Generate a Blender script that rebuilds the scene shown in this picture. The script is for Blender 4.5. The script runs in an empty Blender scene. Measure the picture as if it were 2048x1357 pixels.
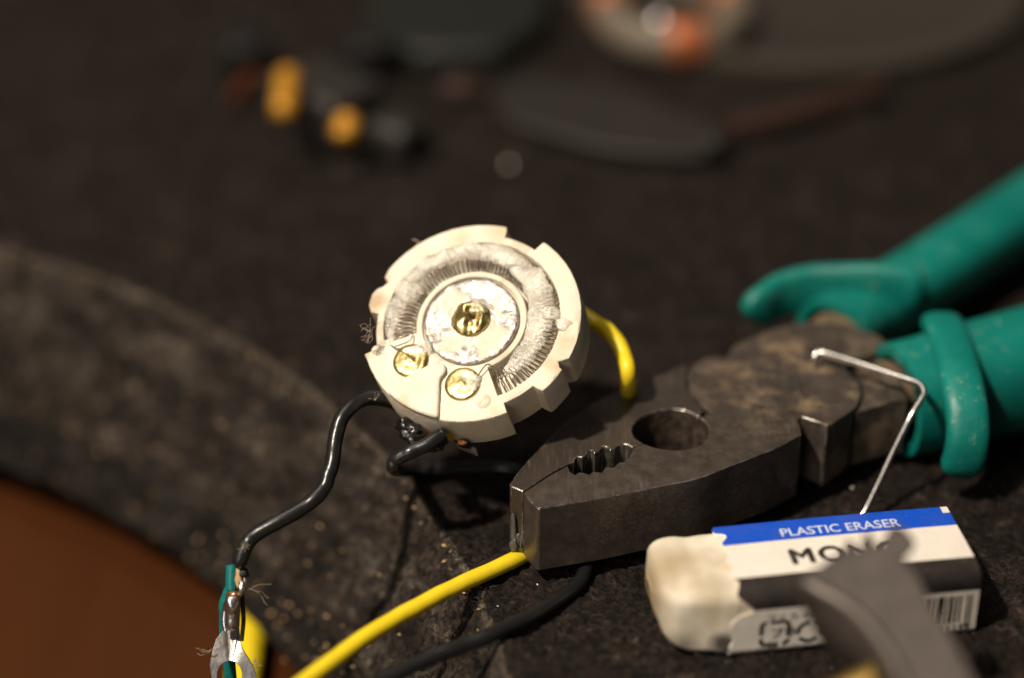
import bpy, math, random
import numpy as np
from mathutils import Vector
random.seed(7); RNG = np.random.default_rng(7)
SC = bpy.context.scene
COL = SC.collection
MM = 0.001
# ------------------------------------------------------------------ camera, world, lamps
ELEV = math.radians(31.0); DIST = 360.0; LENS = 78.8
CAMP = np.array([0.0, -DIST*math.cos(ELEV), DIST*math.sin(ELEV)])
RT = np.array([1.0, 0, 0]); UPV = np.array([0, math.sin(ELEV), math.cos(ELEV)]); FW = np.array([0, math.cos(ELEV), -math.sin(ELEV)])
cam = bpy.data.cameras.new('camera'); co = bpy.data.objects.new('camera', cam); COL.objects.link(co)
co.location = Vector(CAMP)*MM; co.rotation_euler = (math.pi/2-ELEV, 0, 0)
cam.lens = LENS; cam.sensor_width = 36; cam.clip_start = 0.01; cam.clip_end = 20
cam.dof.use_dof = True; cam.dof.focus_distance = 0.305; cam.dof.aperture_fstop = 5.2
SC.camera = co
w = bpy.data.worlds.new('World'); SC.world = w; w.use_nodes = True
bg = w.node_tree.nodes['Background']; bg.inputs[0].default_value = (1.0, 0.88, 0.78, 1); bg.inputs[1].default_value = 0.035
SC.view_settings.view_transform = 'Standard'; SC.view_settings.look = 'None'
SC.view_settings.exposure = 0.1; SC.view_settings.gamma = 1
SC.render.engine = 'CYCLES'
SC.cycles.use_denoising = True; SC.cycles.max_bounces = 8; SC.cycles.transparent_max_bounces = 12
SC.cycles.caustics_reflective = False; SC.cycles.caustics_refractive = False
def lamp(name, direction, dist, size, power, color, target=(10, -45, 5)):
    d = np.array(direction, float); d /= np.linalg.norm(d)
    l = bpy.data.lights.new(name, 'AREA'); l.shape = 'DISK'; l.size = size*MM; l.energy = power; l.color = color
    o = bpy.data.objects.new(name, l); COL.objects.link(o)
    p = np.array(target, float)+d*dist
    o.location = Vector(p)*MM
    o.rotation_euler = Vector(-d).to_track_quat('-Z', 'Y').to_euler()
    return o
lamp('key_lamp', (-0.42, -0.33, 0.84), 900, 40, 10.0, (1.0, 0.88, 0.72))
lamp('fill_lamp', (-0.25, 0.25, 0.92), 900, 500, 1.7, (1.0, 0.89, 0.80))

lamp('front_fill_lamp', (-0.45, -0.80, 0.42), 900, 450, 1.2, (1.0, 0.94, 0.88))

# ------------------------------------------------------------------ helpers
def at(px, py, z=0.0):
    """the point on the horizontal plane at height z (mm) seen at a pixel of the 2048 px photograph"""
    d = FW+RT*((px-1024)/2048*36/LENS)-UPV*((py-678.5)/2048*36/LENS)
    return CAMP+d*((z-CAMP[2])/d[2])
def dep(px, py, a):
    return CAMP+(FW+RT*((px-1024)/2048*36/LENS)-UPV*((py-678.5)/2048*36/LENS))*a
def vnoise(x, y, seed=0):
    """vectorised 2-D value noise, -1..1"""
    xi = np.floor(x).astype(np.int64); yi = np.floor(y).astype(np.int64)
    fx = x-xi; fy = y-yi; fx = fx*fx*(3-2*fx); fy = fy*fy*(3-2*fy)
    def h(a, b):
        n = (a*374761393+b*668265263+seed*1442695041) & 0xffffffff
        n = ((n ^ (n >> 13))*1274126177) & 0xffffffff
        return ((n ^ (n >> 16)) & 0xffff)/32767.5-1
    return (h(xi, yi)*(1-fx)+h(xi+1, yi)*fx)*(1-fy)+(h(xi, yi+1)*(1-fx)+h(xi+1, yi+1)*fx)*fy
def fbm(x, y, seed=0, octv=4, gain=0.5):
    s = 0; a = 1.0
    for k in range(octv):
        s = s+a*vnoise(x*2**k+17.3*k, y*2**k-9.1*k, seed+k); a *= gain
    return s

def thing(name, label, cat, loc, group=None):
    o = bpy.data.objects.new(name, None); COL.objects.link(o)
    o.location = Vector(loc)*MM; o.empty_display_size = 0.005
    o['label'] = label; o['category'] = cat
    if group: o['group'] = group
    return o
def wloc(o):
    p = Vector((0, 0, 0))
    while o is not None: p = p+o.location; o = o.parent
    return p
def mk(name, V, F, mat, parent=None, smooth=40, fm=None, label=None, cat=None, kind=None, group=None, bevel=0, origin=None):
    V = np.asarray(V, float)*MM
    if parent is not None:
        V = V-np.array(wloc(parent)); off = None
    else:
        off = np.array(origin)*MM if origin is not None else V.mean(0)
        V = V-off
    me = bpy.data.meshes.new(name)
    me.from_pydata(V.tolist() if len(V) < 60000 else V, [], F); me.update()
    for m in (mat if isinstance(mat, (list, tuple)) else [mat]): me.materials.append(m)
    if fm is not None: me.polygons.foreach_set('material_index', np.asarray(fm, np.int32))
    if smooth:
        me.shade_smooth()
        if smooth < 180: me.set_sharp_from_angle(angle=math.radians(smooth))
    o = bpy.data.objects.new(name, me); COL.objects.link(o)
    if parent is not None: o.parent = parent
    else: o.location = off
    if label: o['label'] = label
    if cat: o['category'] = cat
    if kind: o['kind'] = kind
    if group: o['group'] = group
    if bevel:
        b = o.modifiers.new('bevel', 'BEVEL'); b.width = bevel*MM; b.segments = 3; b.limit_method = 'ANGLE'; b.angle_limit = math.radians(35)
        b.harden_normals = False
    return o
def spline(P, m=8, closed=False):
    P = np.asarray(P, float); n = len(P); out = []
    for i in range(n-1):
        p0 = P[max(i-1, 0)]; p1 = P[i]; p2 = P[i+1]; p3 = P[min(i+2, n-1)]
        for k in range(m):
            t = k/m
            out.append(0.5*((2*p1)+(-p0+p2)*t+(2*p0-5*p1+4*p2-p3)*t*t+(-p0+3*p1-3*p2+p3)*t**3))
    out.append(P[-1]); return np.array(out)
def tube_vf(P, r, seg=12, ref=None, cap=True, flat=1.0, sq=1.0):
    """sweep a circle (or ellipse: width r, height r*flat along ref) along P"""
    P = np.asarray(P, float); n = len(P)
    r = np.broadcast_to(np.asarray(r, float), (n,)).copy()
    fl = np.broadcast_to(np.asarray(flat, float), (n,))
    T = np.gradient(P, axis=0); T /= np.linalg.norm(T, axis=1)[:, None]+1e-12
    V = []; N = None
    for i in range(n):
        if ref is not None:
            b = np.array(ref, float); b = b-T[i]*(b@T[i]); b /= np.linalg.norm(b); a = np.cross(b, T[i])
        else:
            if N is None:
                h = np.array([0, 0, 1.0]) if abs(T[i][2]) < .9 else np.array([1.0, 0, 0])
                N = np.cross(T[i], h)
            N = N-T[i]*(N@T[i]); N /= np.linalg.norm(N); a = N; b = np.cross(T[i], a)
        for k in range(seg):
            t = 2*math.pi*k/seg
            ct = math.cos(t); st_ = math.sin(t); V.append(P[i]+a*math.copysign(abs(ct)**sq, ct)*r[i]+b*math.copysign(abs(st_)**sq, st_)*r[i]*fl[i])
    F = [(i*seg+k, i*seg+(k+1) % seg, (i+1)*seg+(k+1) % seg, (i+1)*seg+k) for i in range(n-1) for k in range(seg)]
    if cap:
        F.append(tuple(range(seg-1, -1, -1))); F.append(tuple((n-1)*seg+k for k in range(seg)))
    return V, F
def tube(name, P, r, mat, parent=None, m=8, seg=14, round_ends=False, **kw):
    tk = {k: kw.pop(k) for k in ('ref', 'cap', 'flat', 'sq') if k in kw}
    P = spline(P, m) if m > 1 else np.asarray(P, float)
    if round_ends:
        n = len(P); s = np.r_[0, np.cumsum(np.linalg.norm(np.diff(P, axis=0), axis=1))]
        rr = np.broadcast_to(np.asarray(r, float), (n,))
        e = round_ends
        k = np.minimum(s, s[-1]-s)
        r = rr*np.sqrt(np.clip(1-(1-np.clip(k/e, 0, 1))**2, 0.02, 1))
    V, F = tube_vf(P, r, seg, **tk)
    return mk(name, V, F, mat, parent, smooth=50, **kw)
def prism(name, pts, z0, z1, mat, parent=None, bevel=0.3, **kw):
    """pts: (x, y) outline in mm; z1 may be a function of x, y"""
    n = len(pts)
    V = [(x, y, z0) for x, y in pts]+[(x, y, z1) for x, y in pts]
    area = sum(pts[i][0]*pts[(i+1) % n][1]-pts[(i+1) % n][0]*pts[i][1] for i in range(n))
    F = [tuple(range(n-1, -1, -1)), tuple(range(n, 2*n))]+[(i, (i+1) % n, (i+1) % n+n, i+n) for i in range(n)]
    if area < 0: F = [f[::-1] for f in F]
    return mk(name, V, F, mat, parent, smooth=30, bevel=bevel, **kw)
def lathe_vf(prof, seg, C, U, Vv, N, jit=0, a0=0, a1=2*math.pi):
    full = abs(a1-a0-2*math.pi) < 1e-6
    m = len(prof); na = seg if full else seg+1; V = []; F = []
    for i in range(na):
        t = a0+(a1-a0)*i/seg
        for j, (r, h) in enumerate(prof):
            dh = jit*float(vnoise(np.array(r*math.cos(t)*1.1+5), np.array(r*math.sin(t)*1.1-3), 5)) if jit else 0
            V.append(C+U*r*math.cos(t)+Vv*r*math.sin(t)+N*(h+dh))
    for i in range(seg):
        a = i*m; b = ((i+1) % na)*m
        for j in range(m-1): F.append((a+j, b+j, b+j+1, a+j+1))
    return V, F

# ------------------------------------------------------------------ materials
class NT:
    def __init__(s, name):
        s.m = bpy.data.materials.new(name); s.m.use_nodes = True; s.t = s.m.node_tree; s.n = s.t.nodes; s.l = s.t.links
        s.b = s.n['Principled BSDF']; s.out = s.n['Material Output']
        s.tc = s.n.new('ShaderNodeTexCoord')
    def node(s, ty, **kw):
        x = s.n.new(ty)
        for k, v in kw.items():
            if isinstance(k, str) and hasattr(x, k): setattr(x, k, v)
        return x
    def link(s, a, b): s.l.new(a, b)
    def noise(s, scale, detail=4, rough=0.55, stretch=None, dist=0):
        x = s.n.new('ShaderNodeTexNoise'); x.inputs['Scale'].default_value = scale; x.inputs['Detail'].default_value = detail
        x.inputs['Roughness'].default_value = rough; x.inputs['Distortion'].default_value = dist
        if stretch:
            mp = s.n.new('ShaderNodeMapping'); mp.inputs['Scale'].default_value = stretch[0]
            mp.inputs['Rotation'].default_value = stretch[1]
            s.link(s.tc.outputs['Object'], mp.inputs[0]); s.link(mp.outputs[0], x.inputs['Vector'])
        else: s.link(s.tc.outputs['Object'], x.inputs['Vector'])
        return x.outputs['Fac']
    def ramp(s, src, lo, hi, c0=(0, 0, 0), c1=(1, 1, 1), mid=None):
        r = s.n.new('ShaderNodeValToRGB'); e = r.color_ramp.elements
        e[0].position = lo; e[0].color = (*c0, 1); e[1].position = hi; e[1].color = (*c1, 1)
        if mid: x = e.new(mid[0]); x.color = (*mid[1], 1)
        s.link(src, r.inputs[0]); return r.outputs['Color']
    def mix(s, fac, a, b, mode='MIX'):
        x = s.n.new('ShaderNodeMix'); x.data_type = 'RGBA'; x.blend_type = mode
        for i, v in ((0, fac), (6, a), (7, b)):
            if hasattr(v, 'is_linked'): s.link(v, x.inputs[i])
            elif i == 0: x.inputs[0].default_value = v
            else: x.inputs[i].default_value = (*v, 1)
        return x.outputs[2]
    def math(s, op, a, b=0.5):
        x = s.n.new('ShaderNodeMath'); x.operation = op
        for i, v in ((0, a), (1, b)):
            if hasattr(v, 'is_linked'): s.link(v, x.inputs[i])
            else: x.inputs[i].default_value = v
        return x.outputs[0]
    def set(s, key, v):
        i = s.b.inputs[key]
        if hasattr(v, 'is_linked'): s.link(v, i)
        elif isinstance(v, tuple): i.default_value = (*v, 1)
        else: i.default_value = v
    def bump(s, h, dist, strength=1.0, prev=None):
        x = s.n.new('ShaderNodeBump'); x.inputs['Distance'].default_value = dist*MM; x.inputs['Strength'].default_value = strength
        s.link(h, x.inputs['Height'])
        if prev is not None: s.link(prev, x.inputs['Normal'])
        s.link(x.outputs[0], s.b.inputs['Normal']); return x.outputs[0]
def simple(name, col, rough=0.5, metal=0.0, spec=0.5, bump=None, var=0.12, vscale=400):
    t = NT(name)
    n = t.noise(vscale, 4)
    t.set('Base Color', t.mix(t.ramp(n, .35, .7), tuple(c*(1-var) for c in col), tuple(min(1, c*(1+var)) for c in col)))
    t.set('Roughness', rough); t.set('Metallic', metal); t.set('Specular IOR Level', spec)
    if bump: t.bump(t.noise(bump[0], 4), bump[1])
    return t

# black fuzzy slab: the felt on top, the dusty cut side and the pale scuffed edge between them
def felt(name, lo, hi, speck, at_=.64, streak=False):
    t = NT(name)
    n1 = t.noise(900, 6, .7); n2 = t.noise(140, 4, .6); n3 = t.noise(3500, 3, .7)
    n4 = t.noise(330, 5, .75); n5 = t.noise(55, 4, .6)
    c = t.mix(t.ramp(n1, .42, .72), lo, hi)
    c = t.mix(t.ramp(n4, .56, .72), c, tuple(q*2.0 for q in hi))
    if streak:
        x = t.node('ShaderNodeTexNoise'); x.inputs['Scale'].default_value = 330; x.inputs['Detail'].default_value = 5; x.inputs['Roughness'].default_value = .65
        mp = t.node('ShaderNodeMapping', vector_type='TEXTURE'); mp.inputs['Scale'].default_value = (4, 1, 1.4); mp.inputs['Rotation'].default_value = (0, 0, math.radians(-42))
        t.link(t.tc.outputs['Object'], mp.inputs[0]); t.link(mp.outputs[0], x.inputs['Vector'])
        c = t.mix(t.ramp(x.outputs['Fac'], .40, .62), t.mix(1.0, c, (.30, .28, .27), 'MULTIPLY'), t.mix(1.0, c, (1.25, 1.2, 1.15), 'MULTIPLY'))
    c = t.mix(t.ramp(n2, .38, .62), t.mix(1.0, c, (.55, .50, .46), 'MULTIPLY'), c)
    c = t.mix(t.ramp(n5, .36, .60), t.mix(1.0, c, (.72, .68, .65), 'MULTIPLY'), c)
    c = t.mix(t.ramp(n3, at_, at_+.1), c, speck)
    t.set('Base Color', c); t.set('Roughness', .8); t.set('Specular IOR Level', .22)
    b_ = t.bump(n1, .9); b_ = t.bump(n4, .9, prev=b_); t.bump(n3, .25, prev=b_)
    return t.m
M_FELT = felt('black_felt', (.0050, .0035, .0028), (.066, .045, .034), (.10, .08, .06))
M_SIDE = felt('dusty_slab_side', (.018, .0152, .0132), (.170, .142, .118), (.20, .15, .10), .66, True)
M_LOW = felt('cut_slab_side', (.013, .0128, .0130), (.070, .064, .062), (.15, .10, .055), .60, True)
M_EDGE = felt('scuffed_slab_edge', (.015, .012, .010), (.20, .16, .12), (.40, .31, .21), .55)
# cream ceramic
t = NT('cream_ceramic')
n = t.noise(260, 5, .6); n2 = t.noise(3000, 3); n3 = t.noise(120, 3)
c = t.mix(t.ramp(n, .35, .75), (.84, .785, .66), (.78, .69, .54))
c = t.mix(t.ramp(n3, .54, .78), c, (.56, .40, .22)); n5 = t.noise(420, 5, .8); c = t.mix(t.ramp(n5, .66, .72), c, (.60, .47, .30))
geo = t.node('ShaderNodeNewGeometry')
c = t.mix(t.math('MULTIPLY', t.ramp(geo.outputs['Pointiness'], .52, .60), .35), c, (.45, .28, .12))
c = t.mix(t.ramp(n2, .72, .78), c, (.40, .32, .24))
CER, CERC, CERN = t, c, n; t.set('Roughness', .82); t.set('Specular IOR Level', .2)
b_ = t.bump(n2, .10); t.bump(n, .15, prev=b_)
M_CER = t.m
# milky hot glue with clear patches
t = NT('milky_glue')
n = t.noise(900, 4, .6); n2 = t.noise(260, 3)
t.set('Base Color', t.mix(t.ramp(n2, .35, .7), (.86, .81, .68), (.92, .88, .76))); t.set('Roughness', .10); t.set('Specular IOR Level', .9)
t.set('Subsurface Weight', .25); t.b.inputs['Subsurface Radius'].default_value = (.0012, .001, .0008)
b_ = t.bump(n, .45); t.bump(t.noise(2600, 3, .6), .22, prev=b_)
tr = t.node('ShaderNodeBsdfTransparent'); mx = t.node('ShaderNodeMixShader')
t.link(t.ramp(n2, .38, .66, (.22, .22, .22), (.62, .62, .62)), mx.inputs[0]); t.link(tr.outputs[0], mx.inputs[1]); t.link(t.b.outputs[0], mx.inputs[2]); 
gl = t.node('ShaderNodeBsdfAnisotropic'); gl.inputs['Roughness'].default_value = .20; gl.inputs['Color'].default_value = (.10, .10, .10, 1); ad = t.node('ShaderNodeAddShader')
t.link(t.b.inputs['Normal'].links[0].from_socket, gl.inputs['Normal'])
t.link(mx.outputs[0], ad.inputs[0]); t.link(gl.outputs[0], ad.inputs[1]); t.link(ad.outputs[0], t.out.inputs[0])
M_GLUE = t.m
# tin disc partly under cream glue
t = NT('tinned_disc')
n = t.noise(170, 5, .6, dist=.6); n2 = t.noise(1300, 5, .7)
vd = t.node('ShaderNodeVectorMath', operation='DISTANCE'); t.link(t.tc.outputs['Object'], vd.inputs[0]); TIN_VD = vd
f = t.ramp(t.math('SUBTRACT', n, t.ramp(vd.outputs['Value'], .0045, .0066, (0, 0, 0), (.22, .22, .22))), .42, .50)
t.set('Base Color', t.mix(f, t.mix(t.ramp(n2, .4, .6), (.66, .63, .60), (.36, .31, .27)), (.74, .67, .52)))
t.set('Metallic', t.mix(f, (.95, .95, .95), (0, 0, 0))); t.set('Roughness', t.mix(f, (.36, .36, .36), (.25, .25, .25)))
b_ = t.bump(n2, .18); t.bump(n, .6, prev=b_)
M_TIN = t.m
t = NT('worn_brass')
n = t.noise(900, 4, .6); n2 = t.noise(300, 3)
t.set('Base Color', t.mix(t.ramp(n, .35, .7), (.62, .49, .22), (.42, .31, .12))); t.set('Metallic', 1.0); t.set('Roughness', .36)
b_ = t.bump(n, .09); t.bump(n2, .22, prev=b_)
M_BRASS = t.m
M_SHADEBRASS = simple('shaded_brass', (.17, .11, .03), .45, .9, bump=(500, .1)).m  # brass darkened to paint in the shadow on the clip screw
t = NT('coil_wire'); t.set('Base Color', (.36, .29, .24)); t.set('Metallic', .9); t.set('Roughness', .3); M_COIL = t.m
# pliers steel
t = NT('dark_forged_steel')
n = t.noise(120, 5, .65); n2 = t.noise(2200, 4, .7, ((1, .08, 1), (0, 0, .62))); n3 = t.noise(420, 5, .7)
c = t.mix(t.ramp(n, .35, .7), (.072, .057, .048), (.128, .104, .087))
c = t.mix(t.math('MULTIPLY', t.ramp(n2, .5, .75), t.ramp(t.noise(95, 4), .42, .62)), c, (.24, .20, .17))
c = t.mix(t.math('MULTIPLY', t.ramp(t.noise(60, 5, .7), .5, .68), .6), c, (.120, .062, .038))
t.set('Base Color', c); t.set('Metallic', .55); t.set('Specular IOR Level', .8); t.set('Roughness', t.ramp(n3, .3, .8, (.24,)*3, (.42,)*3))
b_ = t.bump(n2, .03); t.bump(n3, .08, prev=b_)
M_STEEL = t.m
# rusty dusty steel near the joint
t = NT('dusty_joint_steel')
n = t.noise(150, 6, .7); n2 = t.noise(520, 5, .7)
sp = t.node('ShaderNodeSeparateXYZ'); t.link(t.tc.outputs['Object'], sp.inputs[0])
c = t.mix(t.ramp(n2, .35, .7), (.080, .064, .053), (.130, .104, .086))
vd = t.node('ShaderNodeVectorMath', operation='DISTANCE'); t.link(t.tc.outputs['Object'], vd.inputs[0])
JOINT_VD = vd
g = t.math('MULTIPLY', t.ramp(n, .47, .60), t.ramp(vd.outputs['Value'], .002, .019, (.85, .85, .85), (0, 0, 0), mid=(.012, (.65, .65, .65))))
c = t.mix(g, c, (.27, .19, .115))
n5 = t.noise(2200, 4, .7, ((1, .08, 1), (0, 0, .62)))
c = t.mix(t.math('MULTIPLY', t.ramp(n5, .52, .75), t.ramp(t.noise(95, 4), .42, .62)), c, (.23, .19, .16))
t.set('Base Color', c); t.set('Metallic', t.math('SUBTRACT', .55, t.math('MULTIPLY', g, .5))); t.set('Roughness', t.ramp(n2, .3, .8, (.30,)*3, (.5,)*3))
b_ = t.bump(n2, .08); t.bump(n5, .03, prev=b_)
M_JOINT = t.m
t = simple('tan_dirty_steel', (.20, .14, .085), .7, .3, bump=(900, .15), var=.4, vscale=300); M_TAN = t.m
t = NT('worn_glint_edge')
n = t.noise(500, 5, .75)
t.set('Base Color', t.mix(t.ramp(n, .42, .62), (.20, .17, .14), (.85, .80, .74))); t.set('Metallic', .9); t.set('Roughness', .26); t.bump(n, .06)  # worn edge, its pale colour also painting the glints along the bevels
M_WORN_GLINT = t.m
# green grips
t = NT('teal_vinyl')
n = t.noise(130, 5, .6); n2 = t.noise(700, 5, .75)
c = t.mix(t.ramp(n, .35, .7), (.002, .165, .135), (.004, .205, .17))
c = t.mix(t.math('MULTIPLY', t.ramp(n2, .58, .72), t.ramp(n, .48, .62)), c, (.36, .38, .25))
n6 = t.noise(900, 4, .7, ((1, .15, 1), (0, 0, .9))); c = t.mix(t.math('MULTIPLY', t.ramp(n6, .64, .74), .55), c, (.20, .42, .33))
c = t.mix(t.math('MULTIPLY', t.ramp(t.noise(45, 3), .4, .7), .4), c, (.003, .085, .075))
t.set('Base Color', c); t.set('Roughness', t.ramp(n2, .3, .7, (.30,)*3, (.5,)*3)); t.set('Specular IOR Level', .45); t.set('Subsurface Weight', .12)
t.b.inputs['Subsurface Radius'].default_value = (.0005, .002, .0015)
t.bump(n2, .10)
M_TEAL = t.m
M_BLACKW = simple('black_wire_sheath', (.012, .012, .013), .30, spec=.55, bump=(500, .05)).m
M_YELW = simple('yellow_wire_sheath', (.83, .62, .02), .38, spec=.4, bump=(300, .04), var=.05).m
M_TEALW = simple('teal_wire_sheath', (.005, .16, .15), .3, spec=.6, bump=(900, .05)).m
M_TINW = simple('tin_plated', (.30, .285, .275), .30, 1.0, bump=(500, .08), var=.15).m
M_SOLD = simple('solder', (.80, .78, .80), .27, 1.0, bump=(350, .25)).m
M_STAPLE = simple('zinc_wire', (.62, .59, .56), .25, 1.0, bump=(1500, .03)).m
M_FLUX = simple('amber_flux', (.14, .045, .008), .1, spec=.8).m
M_TAR = simple('black_tar', (.008, .006, .005), .1, spec=.9, bump=(900, .3)).m
M_SMEAR = simple('pale_smear', (.13, .125, .115), .5, .3, bump=(900, .2), var=.4).m
M_LINT = simple('lint', (.30, .25, .19), .9).m
M_GRAIN = simple('wood_grain_crumb', (.52, .34, .17), .8).m
M_GLINT = simple('shiny_crumb', (.55, .5, .45), .3, .6).m
# eraser
t = NT('eraser_rubber')
n = t.noise(110, 4, .6); n2 = t.noise(900, 4)
sp = t.node('ShaderNodeSeparateXYZ'); t.link(t.tc.outputs['Object'], sp.inputs[0])
c = t.mix(t.ramp(n, .38, .72), (.78, .72, .60), (.44, .34, .21))
RUB = t; RUBSP = sp; RUBC = c; RUBN = n
t.set('Roughness', .62); t.set('Specular IOR Level', .35); t.bump(n2, .08)
t.set('Subsurface Weight', .15); t.b.inputs['Subsurface Radius'].default_value = (.002, .0015, .001)
M_RUB = t.m
def card(name, col, rough=.42):
    t = NT(name)
    n = t.noise(160, 5, .7); n2 = t.noise(1100, 4, .7)
    c = t.mix(t.ramp(n, .4, .75), col, tuple(q*.86+g*.03 for q, g in zip(col, (1, .8, .55))))
    c = t.mix(t.math('MULTIPLY', t.ramp(n2, .66, .74), .5), c, (.45, .40, .33))
    t.set('Base Color', c); t.set('Roughness', rough); t.bump(n, .25); return t.m
M_CARDW = card('sleeve_white', (.80, .74, .66)); M_CARDB = card('sleeve_blue', (.004, .075, .56)); M_CARDK = card('sleeve_black', (.022, .018, .018), .3)
M_PRINTK = card('print_black', (.02, .018, .018)); M_PRINTW = card('print_white', (.62, .68, .80))
M_CLIP = simple('brushed_clip_steel', (.085, .070, .060), .45, .6, bump=(200, .1), var=.15).m
M_CLIPB = simple('clip_fold_highlight', (.14, .12, .105), .45, .7, bump=(200, .1), var=.1).m  # paler than the jaw steel: paints the highlight along its ridge
t = NT('brown_lacquer')
n = t.noise(60, 6, .7, ((1, .12, 1), (0, 0, .9)))
t.set('Base Color', t.mix(t.ramp(n, .35, .65), (.046, .0120, .0014), (.058, .0155, .0019))); t.set('Roughness', .7); t.set('Specular IOR Level', .15)
M_FLOOR = t.m
M_AMB = simple('amber_brass', (.62, .29, .03), .35, .35).m
M_GREYP = simple('grey_plastic', (.022, .0185, .016), .5).m
M_DARKP = simple('black_plastic', (.006, .005, .005), .5).m
M_ORNG = simple('burnt_orange_plastic', (.11, .028, .006), .5).m
M_RUST = simple('rust_red', (.030, .011, .006), .7).m
M_COPPER = simple('copper_winding', (.60, .19, .08), .4, .5, bump=(600, .2)).m
M_BEIGE = simple('beige_bobbin', (.17, .14, .105), .55).m
M_DISH = simple('smoky_plate', (.045, .038, .032), .35, spec=.3).m
M_PALE = simple('pale_rim', (.045, .038, .030), .5).m
M_GREEN = simple('dark_green_plastic', (.012, .013, .0102), .5).m
M_GREYS = simple('dull_grey_metal', (.024, .020, .017), .6, .2).m

# ------------------------------------------------------------------ the slab with its round hole
HC = np.array([-154.0, -111.0]); RC = 155.5
def wprof(s):
    if s < .24: return (RC-12.2+1.0*(s/.24), -32+9*(s/.24))
    u = (s-.24)/.76
    return (RC-11.2+11.2*(u**1.08), -23+23*u)
def slab():
    th = np.concatenate([np.radians(np.linspace(-14, 98, 800)), np.radians(np.linspace(99, 345, 90))])
    wall = [(RC+90, -34), (RC+30, -33), (RC, -32.6), (RC-8, -32.5), (RC-11.5, -32.4)]
    for k in range(1, 60):                     # lower steep face, then the long worn slope up to the crest
        wall.append(wprof(k/60))
    rs = list(RC+np.arange(1, 250)*.45); r = rs[-1]; st = .6
    while r < 1400: r += st; st *= 1.045; rs.append(r)
    prof = wall+[(r, 0) for r in rs]
    pr_ = np.array([p[0] for p in prof]); pz = np.array([p[1] for p in prof])
    TH, PR = np.meshgrid(th, pr_, indexing='ij'); PZ = np.broadcast_to(pz, TH.shape).copy()
    arc = TH*RC
    onwall = np.clip((RC-PR)/3, 0, 1)*(PZ > -32.2)*(PZ < -.01); under = PZ <= -32.2
    top = (1-onwall)*(~under)
    # creases in the slope near the right-hand end of the arc
    for px, py, dep_, wd in ((940, 1225, 1.6, .8), (978, 1315, 1.8, .9), (820, 1010, .4, 1.2)):
        g = at(px, py, -4); t0 = math.atan2(g[1]-HC[1], g[0]-HC[0])
        d = (TH-t0)*RC
        notch = np.where(d > 0, np.exp(-(d/wd)**2), np.exp(-(d/(wd*3.5))**2))
        PR = PR+dep_*notch*np.clip((RC+2-PR)/3, 0, 1)*(~under)
    X = HC[0]+PR*np.cos(TH); Y = HC[1]+PR*np.sin(TH)
    nrm = fbm(X*1.3, Y*1.3, 3, 3, .7)*.30+(fbm(X*.12, Y*.12, 9, 2)*.35+fbm(X*.42, Y*.42, 12, 2)*.30)*np.clip((PR-RC)/6, .15, 1)
    wn = fbm(arc*.9, PZ*.9, 21, 3, .65)*.30+fbm(arc*.16, PZ*.3, 22, 2)*.35+fbm(arc*.25, PZ*.6, 25, 2)*.35
    near = np.exp(-np.abs(PR-RC)/1.5)
    Z = PZ+nrm*top
    dR = wn*onwall+fbm(arc*.8, arc*0, 31, 3)*.28*near
    X = X+dR*np.cos(TH)+3.2*np.clip(PZ, -32, 0)/32; Y = Y+dR*np.sin(TH)+4.5*np.clip(PZ, -32, 0)/32
    Z = Z+.25*np.exp(-((PR-RC)/1.2)**2)
    n, m = X.shape
    V = np.stack([X, Y, Z], -1).reshape(-1, 3)
    i = np.arange(n)[:, None]; j = np.arange(m-1)[None, :]; i2 = (i+1) % n
    F = np.stack([i*m+j, i2*m+j, i2*m+j+1, i*m+j+1], -1).reshape(-1, 4)
    me = bpy.data.meshes.new('ground'); me.vertices.add(len(V)); me.vertices.foreach_set('co', (V*MM).ravel())
    me.loops.add(F.size); me.loops.foreach_set('vertex_index', F[:, ::-1].ravel().astype(np.int32))
    me.polygons.add(len(F)); me.polygons.foreach_set('loop_start', np.arange(0, F.size, 4, dtype=np.int32))
    me.update(calc_edges=True); me.validate(); 
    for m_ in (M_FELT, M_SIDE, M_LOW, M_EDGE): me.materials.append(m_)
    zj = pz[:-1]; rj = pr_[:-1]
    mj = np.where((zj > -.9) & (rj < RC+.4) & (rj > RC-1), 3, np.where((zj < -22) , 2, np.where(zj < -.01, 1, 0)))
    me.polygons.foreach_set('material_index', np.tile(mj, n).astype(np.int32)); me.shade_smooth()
    o = bpy.data.objects.new('ground', me); COL.objects.link(o); o['kind'] = 'structure'
    o['label'] = 'black fuzzy slab surface with a large round cut-out at lower left'
slab()
fl = mk('floor', [(-900, -700, -41), (500, -700, -41), (500, 600, -41), (-900, 600, -41)], [(0, 1, 2, 3)], M_FLOOR, smooth=0, kind='structure')
# crumbs and lint lying about
def crumbs(name, label, pts, mat, smin, smax):
    V = []; F = []
    for p in pts:
        s = random.uniform(smin, smax); q = len(V)
        ax = np.array([random.uniform(.5, 1.5)*s, random.uniform(.4, .9)*s, random.uniform(.35, .7)*s]); a = random.uniform(0, 6.3)
        for dx, dy, dz in ((1, 0, 0), (-1, 0, 0), (0, 1, 0), (0, -1, 0), (0, 0, 1), (0, 0, -1)):
            x, y, z = dx*ax[0], dy*ax[1], dz*ax[2]
            V.append((p[0]+x*math.cos(a)-y*math.sin(a), p[1]+x*math.sin(a)+y*math.cos(a), p[2]+z))
        F += [(q, q+2, q+4), (q+2, q+1, q+4), (q+1, q+3, q+4), (q+3, q, q+4), (q+2, q, q+5), (q+1, q+2, q+5), (q+3, q+1, q+5), (q, q+3, q+5)]
    return mk(name, V, F, mat, smooth=0, label=label, kind='stuff')
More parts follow.
